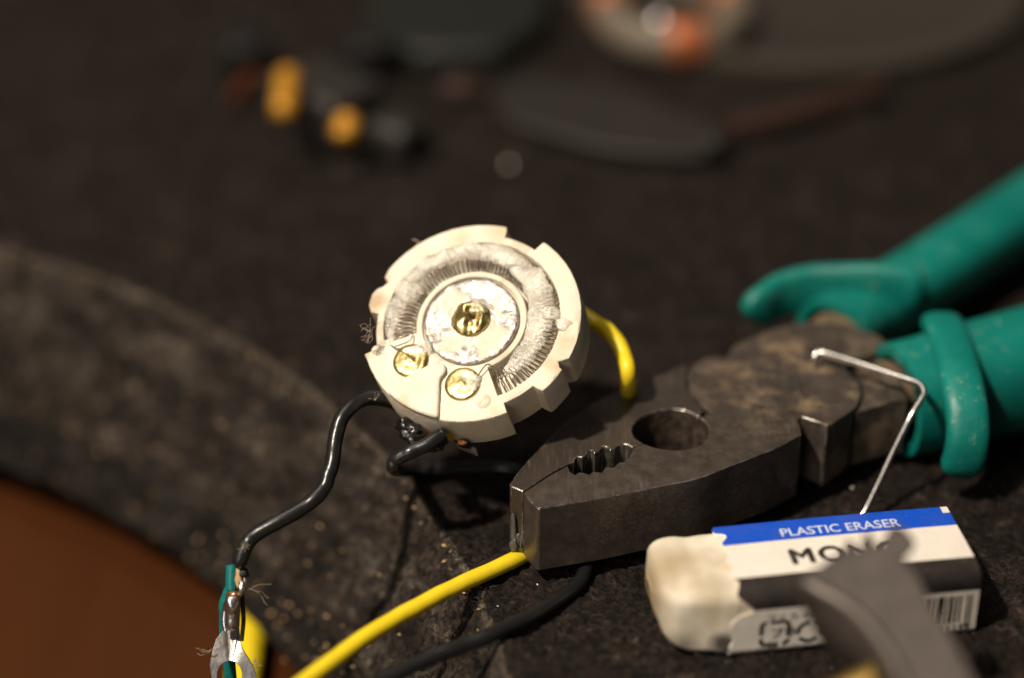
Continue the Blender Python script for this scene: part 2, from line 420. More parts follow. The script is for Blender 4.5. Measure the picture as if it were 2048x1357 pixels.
def wallpt(t, s):
    r, z = wprof(s); r -= .4
    return (HC[0]+r*math.cos(t)+3.2*z/32, HC[1]+r*math.sin(t)+4.5*z/32, z+.1)
pts = [wallpt(math.radians(random.uniform(2, 66)), min(.98, abs(random.gauss(.25, .22)))) for k in range(280)]
pts += [wallpt(math.radians(random.uniform(2, 66)), random.uniform(.95, 1.0)) for k in range(60)]
crumbs('sawdust', 'tan sawdust crumbs clinging to the slab edge', pts, M_GRAIN, .12, .42)
pts = [(random.uniform(-20, 90), random.uniform(-110, 40), .25) for k in range(260)]
pts += [(random.uniform(-120, 120), random.uniform(-20, 200), .3) for k in range(160)]  # far specks added to make small glints at the back
pts = [p for p in pts if math.hypot(p[0]-HC[0], p[1]-HC[1]) > RC+1]
pts += [tuple(at(900+random.gauss(0, 25), 1290+random.gauss(0, 18), -3)) for k in range(14)]
crumbs('dust_specks', 'tiny pale dust specks on the black slab, the far ones added as glints', pts, M_GLINT, .05, .17)
def fuzz():
    V = []; F = []
    for k in range(5200):
        if k < 1500:
            t0 = math.radians(random.uniform(-4, 72)); r = RC+random.gauss(-.4, 1.0); b = np.array([HC[0]+r*math.cos(t0), HC[1]+r*math.sin(t0), .1 if r > RC else (r-RC)*1.4])
        elif k < 3000:
            b = np.array(wallpt(math.radians(random.uniform(-4, 60)), random.random()))
        else:
            b = np.array([random.uniform(-20, 75), random.uniform(-112, -10), .1])
            if math.hypot(b[0]-HC[0], b[1]-HC[1]) < RC: continue
        a = random.uniform(0, 6.283); l = random.uniform(.5, 1.8); up = random.uniform(.05, .6)
        d = np.array([math.cos(a), math.sin(a), up]); s = np.array([-math.sin(a), math.cos(a), 0])*.03
        c_ = np.cross(d, s); c_ *= .03/np.linalg.norm(c_)
        p1 = b+d*l*.5+np.array([0, 0, .08]); p2 = b+d*l+np.array([random.gauss(0, .2), random.gauss(0, .2), -.1])
        q = len(V); V += [b-s, b+s, b+c_, p1-s, p1+s, p1+c_, p2]
        F += [(q, q+1, q+4, q+3), (q+1, q+2, q+5, q+4), (q+2, q, q+3, q+5), (q+3, q+4, q+6), (q+4, q+5, q+6), (q+5, q+3, q+6)]
    mk('fuzz', V, F, simple('dark_fibre', (.035, .03, .026), .7).m, smooth=0, label='short dark fibres standing up from the felt slab', kind='stuff')
fuzz()

# ------------------------------------------------------------------ ceramic heater
C = np.array([-5.602, -42.420, 28.423]); N = np.array([-.19312, -.50718, .83992])
U = np.array([.9761, -.18629, .11194]); W = np.array([.0997, .84146, .53104])
def D(r, a, h=0.0):
    a = math.radians(a); return C+U*r*math.cos(a)+W*r*math.sin(a)+N*h
def DV(x, y, h=0.0): return C+U*x+W*y+N*h
heater = thing('ceramic_heater', 'round cream ceramic heater base with a glued wire coil and three brass rivets', 'heater', D(0, 0, -7))
THK = 7.0
def rout(a):
    """outer radius of the notched rim at angle a (degrees)"""
    a = (a+180) % 360-180
    pts = [(-180, 13.55), (-161.0, 13.6), (-160.4, 15.55), (-158, 15.4), (-65.2, 15.4), (-64.9, 13.85), (-45.8, 13.9), (-45.2, 14.6), (-43.9, 15.4), (-29, 15.4), (-28.6, 14.9), (-26.0, 14.25), (-22.4, 15.3), (-21.8, 15.4), (54.0, 15.4),
           (54.2, 15.1), (54.8, 13.7), (75.8, 13.75), (76.2, 14.9), (77.4, 15.35), (147, 15.35), (152.4, 15.1), (154.0, 14.2), (157.6, 14.5), (160, 15.15), (164, 15.45), (170, 15.3), (174.6, 14.7), (175.2, 13.6), (180, 13.55)]
    xs = [p[0] for p in pts]; ys = [p[1] for p in pts]
    return float(np.interp(a, xs, ys))
def heater_body():
    angs = sorted(set(list(np.arange(-180, 180, 1.0))+[-161.0, -160.4, -65.2, -64.9, -45.8, -45.2, -43.9, -28.6, -26, -22.4, 54.2, 54.8, 75.8, 76.2, 77.4, 152.4, 175.2, 174.6, -67.5, -66.5, -166.5, -165.5]))
    V = []; F = []; m = 0
    for a in angs:
        ro = rout(a)+.01*math.sin(a*.9)+.02*float(vnoise(np.array(a*.15), np.array(0.), 3))
        ingroove = not (-166.2 < a < -66.8)
        gz = -2.6 if ingroove else -.02
        wob = .05*float(vnoise(np.array(a*.2), np.array(3.), 8))
        # the floor of the lower terminal field dips a little
        pr_ = [(0.01, -THK), (ro-.4, -THK), (ro, -THK+.3), (ro, -.32), (ro-.1, -.1), (ro-.32, 0+wob), (12.75, .02), (12.5+wob, -.06), (12.4+wob, -.3 if ingroove else gz), (12.3, gz), (7.95, gz), (7.85, -.3 if ingroove else gz), (7.7, -.05), (7.5, .02), (7.1, .0), (6.95, -.12), (6.9, -.55), (.01, -.55)]
        m = len(pr_)
        for r, h in pr_: V.append(D(r, a, h))
    n = len(angs)
    for i in range(n):
        i2 = (i+1) % n
        for j in range(m-1): F.append((i*m+j, i2*m+j, i2*m+j+1, i*m+j+1))
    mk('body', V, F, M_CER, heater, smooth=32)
heater_body()
# tan stains, and soft shade painted into the colour at notches and rim
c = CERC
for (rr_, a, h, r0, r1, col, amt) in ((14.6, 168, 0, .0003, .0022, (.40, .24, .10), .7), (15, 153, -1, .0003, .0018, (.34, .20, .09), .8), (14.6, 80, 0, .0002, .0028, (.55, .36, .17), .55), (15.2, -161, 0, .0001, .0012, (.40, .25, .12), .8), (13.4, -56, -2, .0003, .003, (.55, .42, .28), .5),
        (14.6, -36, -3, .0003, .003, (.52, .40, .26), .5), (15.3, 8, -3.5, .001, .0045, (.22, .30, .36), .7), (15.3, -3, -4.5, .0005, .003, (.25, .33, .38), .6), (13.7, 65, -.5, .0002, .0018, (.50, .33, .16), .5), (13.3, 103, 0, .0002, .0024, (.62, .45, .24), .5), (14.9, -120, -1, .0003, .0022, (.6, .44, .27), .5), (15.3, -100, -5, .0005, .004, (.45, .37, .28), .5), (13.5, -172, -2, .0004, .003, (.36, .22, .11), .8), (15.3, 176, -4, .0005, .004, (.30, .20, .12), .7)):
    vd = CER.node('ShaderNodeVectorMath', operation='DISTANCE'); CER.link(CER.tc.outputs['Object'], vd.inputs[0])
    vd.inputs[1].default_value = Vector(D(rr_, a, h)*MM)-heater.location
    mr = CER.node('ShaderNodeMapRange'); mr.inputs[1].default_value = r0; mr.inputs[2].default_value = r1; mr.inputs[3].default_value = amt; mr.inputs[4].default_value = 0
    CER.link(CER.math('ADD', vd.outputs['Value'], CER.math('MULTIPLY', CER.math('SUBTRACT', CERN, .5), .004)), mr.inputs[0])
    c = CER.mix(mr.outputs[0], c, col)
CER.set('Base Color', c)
def disc_block(name, pts, h0, h1, mat, bevel=.2, parent=heater, inset=0.0):
    n = len(pts); V = [DV(x, y, h0) for x, y in pts]+[DV(x*(1-inset), y*(1-inset), h1) for x, y in pts]
    F = [tuple(range(n-1, -1, -1)), tuple(range(n, 2*n))]+[(i, (i+1) % n, (i+1) % n+n, i+n) for i in range(n)]
    ar = sum(pts[i][0]*pts[(i+1) % n][1]-pts[(i+1) % n][0]*pts[i][1] for i in range(n))
    if ar < 0: F = [f[::-1] for f in F]
    return mk(name, V, F, mat, parent, smooth=35, bevel=bevel)
arc_ = [(15.36*math.cos(math.radians(a)), 15.36*math.sin(math.radians(a))) for a in np.linspace(-133, -100.5, 12)]
disc_block('raised_block', arc_+[(-3.25, -9.3), (-2.5, -8.2), (-2.75, -7.0), (-4.4, -6.75), (-5.9, -7.6), (-8.3, -9.1)], -.9, .85, M_CER, .4)
# mound between the coil end and the rivet
for (x, y, r_) in ((3.0, -12.3, 1.3), (-12.9, -4.6, .9)):
    V, F = lathe_vf([(r_, -.2), (r_*.8, .15), (r_*.4, .35), (.01, .4)], 16, DV(x, y), U, W, N)
    mk('ceramic_bump', V, F, M_CER, heater)
# tin disc
prof = [(6.62, -.7), (6.66, -.05), (6.6, .05)]+[(r, .05+.12*math.sin(r*1.3)) for r in np.linspace(6.3, .3, 22)]+[(.01, .05)]
V, F = lathe_vf(prof, 96, C, U, W, N, jit=.16); mk('tin_disc', V, F, M_TIN, heater, smooth=60)
TIN_VD.inputs[1].default_value = Vector(C*MM)-heater.location
def rivet(x, y, r_, h, mat=M_BRASS, jit=.12, cup=False):
    p = [(r_*.96, h-.9), (r_, h-.05), (r_*.97, h+.1), (r_*.88, h+.22)]
    for s in np.linspace(.8, .02, 10): p.append((r_*s, h+(.22+.16*(1-s*s) if cup else .22+.75*(1-s*s))))
    V, F = lathe_vf(p, 40, DV(x, y), U, W, N, jit=jit); return mk('rivet', V, F, mat, heater, smooth=70)
rivet(-.1, .3, 2.8, .2, jit=.55)
rivet(-7.85, -6.2, 2.55, .1, cup=True, jit=.16)
rivet(-.15, -9.75, 2.5, .1, cup=True, jit=.12)
# the coil
def coil():
    a0, a1 = 196.0, -64.0; turns = 72; per = 14; P = []
    ph = 0.0
    for i in range(turns*per+1):
        s = i/(turns*per); a = a0+(a1-a0)*s
        a += .45*float(vnoise(np.array(s*30.), np.array(0.), 4))+.12*float(vnoise(np.array(s*160.), np.array(2.), 6))
        p = 2*math.pi*i/per
        mr = 1.98+.10*float(vnoise(np.array(s*70), np.array(9.), 2))
        if s < .03: mr *= .85
        tilt = .22*math.sin(p)+.2*float(vnoise(np.array(s*40.), np.array(5.), 14))*math.cos(p)
        R0 = 10.15+.15*float(vnoise(np.array(s*20), np.array(1.), 33))
        P.append(D(R0+mr*math.cos(p), a+tilt*1.6, -1.05+1.40*math.sin(p)+.1*float(vnoise(np.array(s*90), np.array(3.), 7))))
    V, F = tube_vf(P, .085, 6); mk('heating_coil', V, F, M_COIL, heater, smooth=180)
    for pts in ([D(8.2, -62, .2), DV(3.1, -7.2, .9), DV(1.9, -8.9, .6), DV(1.2, -9.9, .5)], [D(11.6, -160, .3), DV(-9.9, -4.7, .7), DV(-8.2, -5.6, .5), DV(-7.7, -6.6, .5)],
                [D(8.3, -164, .3), DV(-8.2, -3.6, .9), DV(-10.2, -4.3, .6)]):
        tube('coil_lead', pts, .085, M_COIL, heater, seg=6)
coil()
# hot glue over the coil
def glue():
    ns, nf = 420, 26; V = []; F = []
    for i in range(ns+1):
        s = i/ns; a = 197-s*253
        fade = min(1, s*18, (1-s)*14)
        aa = (a+360) % 360 if a < -180 else a
        Rc = float(np.interp(-aa, [-197, -170, -140, -100, -60, -30, 0, 30, 56], [11.3, 11.3, 11.3, 11.2, 10.6, 9.9, 9.7, 9.5, 9.5]))
        wd = float(np.interp(-aa, [-197, -170, -140, -100, -60, -30, 0, 30, 56], [1.0, 1.15, 1.15, 1.2, 1.5, 1.7, 1.7, 1.5, 1.3]))
        n1 = float(vnoise(np.array(s*34), np.array(0.), 41)); n2 = float(vnoise(np.array(s*80), np.array(0.), 43))
        for k in range(nf):
            p = 2*math.pi*k/nf
            nn = float(vnoise(np.array(s*110), np.array(4+k*.5), 47)); n4 = float(vnoise(np.array(s*34), np.array(k*.22), 48))
            q = (1+.12*n1+.05*n2)*(1+.05*nn+.12*n4)*fade**.5+.02
            V.append(D(Rc+.25*n1+wd*q*math.cos(p), a, -.05+.05*n2+.62*q*math.sin(p)))
    for i in range(ns):
        for k in range(nf): F.append((i*nf+k, i*nf+(k+1) % nf, (i+1)*nf+(k+1) % nf, (i+1)*nf+k))
    F.append(tuple(range(nf))); F.append(tuple(ns*nf+k for k in range(nf-1, -1, -1)))
    mk('glue_bead', V, F, M_GLUE, heater, smooth=180)
glue()
def blob(name, ctr, sx, sy, sz, mat, parent, seed=1, amp=.25, fx=U, fy=W, fz=N, seg=28, ring=16, **kw):
    V = []; F = []
    for j in range(ring+1):
        ph = math.pi*j/ring
        for i in range(seg):
            a = 2*math.pi*i/seg
            d = np.array([math.sin(ph)*math.cos(a), math.sin(ph)*math.sin(a), math.cos(ph)])
            q = 1+amp*float(vnoise(np.array(d[0]*1.7+d[2]*1.1+10), np.array(d[1]*1.7+seed*3.7), seed))+amp*.4*float(vnoise(np.array(d[0]*4+d[2]*3+10), np.array(d[1]*4+seed*3.7), seed+5))
            V.append(ctr+fx*d[0]*sx*q+fy*d[1]*sy*q+fz*d[2]*sz*q)
    for j in range(ring):
        for i in range(seg): F.append((j*seg+i, (j+1)*seg+i, (j+1)*seg+(i+1) % seg, j*seg+(i+1) % seg))
    return mk(name, V, F, mat, parent, smooth=180, **kw)
EX, EY, EZ = np.eye(3)
for i, (x, y, sx, sy, sz) in enumerate(((-9.2, 4.6, 1.8, 1.5, .9), (-6.2, -4.6, 1.3, 1.0, .7), (1.2, -9.5, 1.2, 1.5, .45), (10.9, .9, 1.3, .9, .6), (9.6, 3.9, 1.3, 1.2, .9), (12.9, -.6, 1.1, .8, .35), (1.0, 1.6, 1.8, 1.3, .9), (5.2, 9.3, 1.4, 1.1, .7), (-1.2, 11.2, 2.0, 1.0, .7))):
    blob('glue_blob', DV(x, y, .35), sx, sy, sz, M_GLUE, heater, seed=20+i, amp=.4)
# dark solder and tar under the rim where the wires join
for i, (px, py, a) in enumerate(((822, 868, 306), (838, 882, 305), (860, 886, 304), (872, 890, 304), (812, 850, 307))):
    blob('tar_blob', dep(px, py, a+1.5), 1.35, 1.1, 1.05, M_TAR, heater, seed=60+i, amp=.5)
tab = thing('solder_tab', 'small glinting metal tab poking out beneath the cream heater rim', 'tab', dep(930, 890, 307))
V = [dep(900, 870, 309), dep(945, 868, 309), dep(957, 914, 306), dep(918, 898, 306)]
V = V+[v-FW*-.35 for v in V]
mk('plate', V, [(0, 1, 2, 3), (7, 6, 5, 4), (0, 4, 5, 1), (1, 5, 6, 2), (2, 6, 7, 3), (3, 7, 4, 0)], M_GREYS, tab, smooth=0, bevel=.08)
blob('flux_bead', dep(926, 886, 306.4), .7, .5, .4, M_FLUX, tab, seed=5)

# ------------------------------------------------------------------ wires
def wire(name, label, pts, r, mat, cat='wire', **kw):
    P = spline([dep(x, y, d) if len(q) == 0 else at(x, y, d) for x, y, d, *q in pts], 10)
    k = np.arange(len(P))*.16+r*7
    P = P+np.stack([fbm(k, k*0, 5, 2), fbm(k, k*0+3, 6, 2), fbm(k, k*0+9, 7, 2)], 1)*.09
    rr = (r[0] if isinstance(r, list) else r)*(1+.025*fbm(k*1.7, k*0+4, 8, 2))
    return tube(name, P, rr, mat, label=label, cat=cat, seg=18, m=1, **kw)
# (x, y, z, 1) = height above the slab in mm
wire('black_wire', 'black wire rising in an S curve from the ring lug to under the heater',
     [(478, 1126, 300, ), (489, 1098, 300), (508, 1072, 300.5), (552, 1046, 301), (600, 1020, 302), (638, 988, 303), (658, 950, 304), (667, 905, 305), (672, 868, 306), (690, 826, 307), (722, 801, 309), (760, 797, 311), (800, 812, 313), (850, 840, 315)], 1.05, M_BLACKW)
wire('black_wire', 'black wire bending back under the heater and running behind the pliers nose',
     [(885, 868, 304), (850, 892, 303), (815, 906, 303), (790, 922, 303.5), (792, 938, 306), (830, 941, 1.6, 1), (880, 940, 1.5, 1), (950, 936, 1.5, 1), (1030, 942, 1.5, 1), (1090, 985, 1.3, 1), (1150, 1050, 1.2, 1), (1175, 1120, 1.2, 1), (1150, 1175, 1.2, 1), (1080, 1223, 1.3, 1), (1000, 1262, 1.4, 1), (930, 1290, 1.4, 1), (860, 1316, 1.2, 1), (760, 1362, 1, 1), (600, 1440, .5, 1), (450, 1580, -6, 1), (350, 1800, -20, 1), (250, 2100, -36, 1)], 1.0, M_BLACKW)
wire('yellow_wire', 'yellow wire arching out behind the heater and running under the pliers nose',
     [(1130, 610, 322), (1182, 640, 320), (1218, 664, 319), (1246, 704, 318), (1257, 760, 317), (1250, 850, 2, 1), (1200, 950, 1.3, 1), (1120, 1060, 1.3, 1), (1042, 1112, 1.6, 1), (960, 1150, 1.9, 1), (880, 1189, 2.2, 1), (800, 1232, 2.4, 1), (720, 1283, 2.6, 1), (620, 1357, 2.8, 1), (540, 1425, 3, 1), (400, 1580, 0, 1), (250, 1800, -12, 1), (100, 2100, -34, 1)], 1.13, M_YELW)
wire('yellow_cable', 'thick blurred yellow cable hanging in the round cut-out behind the ring lug',
     [(640, 1050, -37.8, 1), (570, 1120, -37.8, 1), (530, 1185, -37.8, 1), (510, 1240, -37.8, 1), (496, 1310, -37.8, 1), (484, 1390, -37.8, 1), (474, 1480, -37.8, 1), (440, 1700, -37.8, 1), (380, 2200, -37.8, 1)], 2.6, M_YELW, cat='cable')
# ring lug with its own stub of teal wire
lug = thing('ring_lug', 'tinned ring terminal soldered to the black wire, hanging over the round cut-out', 'terminal', dep(462, 1250, 303))
LC = dep(462, 1351, 302.0); LU = RT; LV = UPV*.99+FW*.06; LV /= np.linalg.norm(LV); LN = np.cross(LU, LV)
def lugplate():
    k = 4486/302.0*1.0
    out = []
    for x, y in ((452, 1252), (443, 1266), (430, 1283), (424, 1305), (420, 1330), (424, 1357), (435, 1385), (455, 1400), (480, 1397), (505, 1380), (514, 1352), (508, 1335), (497, 1318), (486, 1303), (479, 1288), (476, 1268), (474, 1252)):
        out.append(((x-462)/k, -(y-1351)/k/.96))
    n = len(out); hole = []
    cx, cy = (460-462)/k, (1351-1351)/k; hr = 25/k
    # one ring of outer points paired with a ring of hole points
    o2 = []
    for i in range(n):
        for s in range(3):
            p = np.array(out[i])*(1-s/3)+np.array(out[(i+1) % n])*(s/3); o2.append(p)
    V = []; m = len(o2)
    for p in o2:
        a = math.atan2(p[1]-cy, p[0]-cx); hole.append(np.array([cx+hr*math.cos(a), cy+hr*1.15*math.sin(a)]))
    for h in (0.0, .45):
        for p in o2: V.append(LC+LU*p[0]+LV*p[1]+LN*(h-.04*max(0, p[1])**2))
        for p in hole: V.append(LC+LU*p[0]+LV*p[1]+LN*(h-.04*max(0, p[1])**2))
    F = []
    for i in range(m):
        j = (i+1) % m
        F += [(i, m+i, m+j, j), (2*m+i, 2*m+j, 3*m+j, 3*m+i), (i, j, 2*m+j, 2*m+i), (m+i, 3*m+i, 3*m+j, m+j)]
    mk('ring', V, F, M_TINW, lug, smooth=35, bevel=.06)
lugplate()
tube('crimp_barrel', [dep(464, 1262, 301.0), dep(464, 1240, 300.8), dep(465, 1212, 300.5), dep(466, 1196, 300.5)], [1.0]*25, M_SOLD, lug, seg=20, m=8, round_ends=.8)
blob('solder_bulge', dep(464, 1212, 300.2), 1.05, 1.0, 1.5, M_SOLD, lug, seed=3, amp=.12, fx=RT, fy=-FW, fz=UPV)
tube('solder_rib', [dep(452, 1262, 301.5), dep(449, 1240, 301.5), dep(453, 1205, 301.5)], .42, M_SOLD, lug, seg=10)
tube('solder_rib', [dep(483, 1282, 301.8), dep(487, 1240, 301.6), dep(485, 1205, 301.4), dep(484, 1185, 301.2)], .32, M_GREYS, lug, seg=10)
blob('flux_collar', dep(469, 1190, 300.6), 1.15, .8, .55, M_FLUX, lug, seed=8, amp=.2, fx=RT, fy=-FW, fz=UPV)
blob('solder_drip', dep(483, 1178, 300.0), .45, .5, 1.1, M_SOLD, lug, seed=11, amp=.25, fx=RT, fy=-FW, fz=UPV)
tube('insulation_sleeve', [dep(463, 1184, 301.0), dep(463, 1160, 301.0), dep(464, 1129, 301.0)], .80, M_TEALW, lug, seg=18, round_ends=.25)
blob('solder_knob', dep(486, 1147, 300.5), .75, .7, .8, M_GREYS, lug, seed=12, amp=.3, fx=RT, fy=-FW, fz=UPV)
blob('glue_smear', dep(478, 1158, 300.3), .5, .5, 1.3, M_GRAIN, lug, seed=14, amp=.5, fx=RT, fy=-FW, fz=UPV)
tube('strand', [dep(488, 1150, 300.6), dep(490, 1165, 300.5), dep(486, 1182, 300.4)], .28, M_SOLD, lug, seg=8)
wire('teal_wire', 'teal wire hanging down behind the ring lug', [(466, 1172, 302.6), (452, 1200, 303), (450, 1240, 304), (456, 1300, 306), (462, 1370, 308), (465, 1450, 310)], .85, M_TEALW)
def lint(label, base, n, spread, L, depth, seed):
    random.seed(seed); V = []; F = []
    for k in range(n):
        x, y = base[0]+random.gauss(0, 2), base[1]+random.gauss(0, 2); P = []
        a = random.uniform(0, 6.28) if spread > 6 else base[2]+random.uniform(-spread, spread)
        for s in range(6):
            P.append(dep(x, y, depth+random.gauss(0, .2))); a += random.gauss(0, .45); x += math.cos(a)*L/5; y -= math.sin(a)*L/5
        v, f = tube_vf(spline(P, 4), .035, 5); q = len(V); V += list(v); F += [tuple(i+q for i in g) for g in f]
    mk('lint_wisp', V, F, M_LINT, label=label, cat='lint', smooth=180)
lint('wisp of pale lint caught on the lower left side of the heater rim', (742, 662, 3.4), 16, 1.6, 26, 307, 3)
lint('tiny tuft of lint on the upper left edge of the heater', (838, 484, 2.8), 7, 1.4, 14, 312, 4)
lint('tan lint wisp sticking out to the right of the ring lug', (500, 1180, 6.1), 3, .25, 46, 300, 5)
lint('fine hair hanging from the left side of the ring lug', (424, 1300, 4.0), 3, .3, 34, 301, 6)
lint('fine hairs at the lower right side of the ring lug', (506, 1335, .3), 4, .8, 26, 301, 8)
lint('fine hairs on top of the black wire bend', (750, 800, 1.9), 4, .8, 16, 308, 9)
lint('pale fluff wrapped round the black wire above its lug', (487, 1100, 2.0), 12, 3, 14, 299, 10)

# ------------------------------------------------------------------ pliers
ZT = 13.0; ZB = 2.8
pliers = thing('pliers', 'dark steel combination pliers with teal vinyl grips lying on the slab', 'pliers', (30, -45, 0))
def P2(lst, z=ZT): return [tuple(at(x, y, z)[:2]) for x, y in lst]
def P2s(lst, m=4, z=ZT):
    p = spline(np.array([list(at(x, y, z)[:2])+[0] for x, y in lst]), m); return [tuple(q[:2]) for q in p]
circ = [(1374, 736), (1371, 751), (1374, 779), (1390, 802), (1407, 818)]
hole_b = [(1397, 835), (1382, 826), (1362, 820), (1336, 819), (1308, 824), (1284, 834), (1268, 848), (1264, 862), (1270, 876), (1287, 887)]
hole_f = [(1289, 889), (1310, 896), (1340, 901), (1368, 900), (1394, 894), (1411, 882), (1418, 864), (1414, 848), (1400, 837)]
teeth_b = [(1264, 895), (1254, 889), (1243, 888), (1235, 891), (1228, 899), (1220, 900), (1213, 893), (1204, 893), (1198, 902), (1188, 906), (1184, 901), (1177, 901), (1172, 911), (1164, 915), (1156, 913), (1150, 917), (1148, 924), (1133, 929)]
teeth_f = [(1135, 932), (1140, 944), (1150, 951), (1158, 945), (1168, 946), (1178, 950), (1187, 943), (1196, 945), (1204, 946), (1211, 934), (1219, 935), (1227, 936), (1238, 926), (1248, 924), (1256, 918), (1263, 910), (1266, 898)]
back = P2s([(1019, 969), (1044, 934), (1079, 897), (1119, 856), (1159, 824), (1207, 796), (1254, 775), (1318, 751), (1369, 729)])+P2s(circ)+P2s(hole_b)+P2(teeth_b)+P2([(1100, 947), (1046, 983), (1022, 974)])
rj_ = prism('rear_jaw', back, ZB, ZT, [M_STEEL, M_WORN_GLINT], pliers, bevel=.28)
front = P2([(1047, 986), (1058, 1001)])+P2s([(1068, 1012), (1078, 1018), (1097, 1015), (1215, 995), (1310, 975), (1394, 958), (1457, 934), (1510, 914), (1557, 895), (1602, 870)])
front += P2s([(1601, 856), (1594, 839), (1604, 835), (1622, 840), (1640, 846), (1652, 852)])+P2s([(1655, 852), (1690, 830), (1712, 812), (1721, 790), (1716, 768), (1702, 750), (1688, 738)])
front += P2([(1700, 722), (1765, 700), (1772, 684), (1750, 668)])+P2s([(1700, 652), (1650, 646), (1603, 647), (1549, 658), (1489, 681), (1465, 695)])+P2s([(1460, 702), (1454, 715), (1438, 713), (1410, 717), (1388, 730), (1378, 738)])
front += P2s([(1375, 751), (1378, 779), (1393, 801), (1410, 816)])+P2([(1424, 825)])+P2s(hole_f[::-1])+P2([(1276, 892)])+P2(teeth_f[::-1])+P2([(1102, 950)])
fj = prism('front_jaw', front, ZB, ZT+.02, [M_JOINT, M_WORN_GLINT], pliers, bevel=.36)
rj_.modifiers[0].material = 1; fj.modifiers[0].material = 1
JOINT_VD.inputs[1].default_value = Vector(at(1610, 760, ZT)*MM)-pliers.location
sh = P2s([(1712, 826), (1720, 812), (1727, 790), (1722, 768), (1712, 752), (1702, 742)], 4, 12.2)+P2([(1740, 728), (1790, 738), (1805, 770), (1815, 800), (1783, 803)], 12.2)
prism('front_shank', sh, ZB+.3, 12.2, M_JOINT, pliers, bevel=.4)
for i, (x, y, z, sx, sy, sz) in enumerate(((1036, 1010, 9.5, .25, .25, 2.0), (1028, 1062, 6, .35, .3, 2.4), (1032, 1085, 4.2, .6, .45, 1.2), (1046, 1075, 5.5, .3, .25, 1.6))):
    blob('solder_smear', at(x, y, z)-np.array([0, .15, 0]), sx, sy, sz, M_SMEAR, pliers, seed=90+i, amp=.6, fx=EX, fy=EY, fz=EZ)
def hole_grime():
    L = spline(np.array([list(at(x, y, ZT)[:2])+[0] for x, y in hole_b+hole_f+[hole_b[0]]]), 4)[:-1, :2]; cc = L.mean(0)
    V = []; F = []; n = len(L); zs = np.linspace(ZB+.3, ZT-.35, 16)
    for z in zs:
        for i, p in enumerate(L):
            k = .972-.014*float(fbm(np.array(i*.23), np.array(z*.9), 71, 3)); V.append((cc[0]+(p[0]-cc[0])*k, cc[1]+(p[1]-cc[1])*k, z))
    for a in range(len(zs)-1):
        for i in range(n): F.append((a*n+i, a*n+(i+1) % n, (a+1)*n+(i+1) % n, (a+1)*n+i))
    mk('hole_grime', V, F, simple('brown_grime', (.060, .042, .030), .6, .2, bump=(1100, .3), var=.6, vscale=600).m, pliers, smooth=180)
hole_grime()
# pivot: a flush ring with a slightly sunken groove round it
pc = at(1546, 775, ZT)
V, F = lathe_vf([(5.35, -.3), (5.3, .06), (5.15, .1), (5.0, .04), (4.85, .09), (3.4, .12), (.01, .12)], 60, np.array([pc[0], pc[1], ZT]), EX, EY, EZ, jit=.05)
mk('pivot', V, F, M_JOINT, pliers, smooth=30)
tube('rear_shank', [at(1620, 735, 8.3), at(1660, 692, 8.3), at(1730, 640, 8.3)], 5.0, M_TAN, pliers, ref=EZ, flat=.85, seg=24)
tube('front_neck', [at(1770, 790, 7.6), at(1830, 770, 7.6), at(1880, 760, 7.6)], 5.6, M_TAN, pliers, ref=EZ, flat=.85, seg=24)
def sleeve(pts, rad, fl, z, hollow=True):
    P = spline([at(x, y, z) for x, y in pts], 8); n = len(P)
    s = np.r_[0, np.cumsum(np.linalg.norm(np.diff(P, axis=0), axis=1))]
    r = np.interp(s, *rad)
    V, F = tube_vf(P, r, 36, ref=EZ, flat=fl, cap=False, sq=.8)
    # turned-in lip at the open end
    seg = 36; q = len(V)
    for k in range(seg): V.append(P[0]+(np.array(V[k])-P[0])*.80+(P[1]-P[0])*.15)
    for k in range(seg): V.append(P[2]+(np.array(V[k])-P[0])*.78)
    for k in range(seg):
        F.append((q+k, q+(k+1) % seg, (k+1) % seg, k)); F.append((q+seg+k, q+seg+(k+1) % seg, q+(k+1) % seg, q+k))
    F.append(tuple((n-1)*seg+k for k in range(seg)))
    return V, F
rg = sleeve([(1664, 678), (1712, 640), (1790, 596), (1868, 546), (1935, 503), (2016, 450), (2180, 342), (2400, 196)], ([0, 8, 26, 200], [6.4, 6.2, 5.9, 6.2]), .92, 8.2)
g1 = mk('rear_grip', rg[0], rg[1], M_TEAL, pliers, smooth=50)
fg = sleeve([(1790, 800), (1850, 788), (1920, 770), (2000, 750), (2120, 716), (2300, 670)], ([0, 6, 14, 100], [8.3, 8.5, 8.8, 9.4]), .93, 8.3)
g2 = mk('front_grip', fg[0], fg[1], M_TEAL, pliers, smooth=50)
tube('finger_guard', [at(1850, 585, 13.5), at(1770, 572, 14), at(1690, 572, 13.5), at(1620, 576, 12.8), at(1560, 592, 12), at(1520, 618, 11.2), at(1500, 642, 9.6)], 1.75, M_TEAL, g1, ref=EZ, flat=2.2, sq=.72, seg=28, m=8, round_ends=2.5)
tube('finger_guard', [at(1878, 640, 14.5), at(1893, 665, 16.2), at(1912, 720, 16.4), at(1928, 790, 15.4), at(1936, 860, 12), at(1928, 920, 7.5), at(1908, 945, 4.5)], 1.75, M_TEAL, g2, ref=EX, flat=1.75, sq=.72, seg=28, m=8, round_ends=2.5)

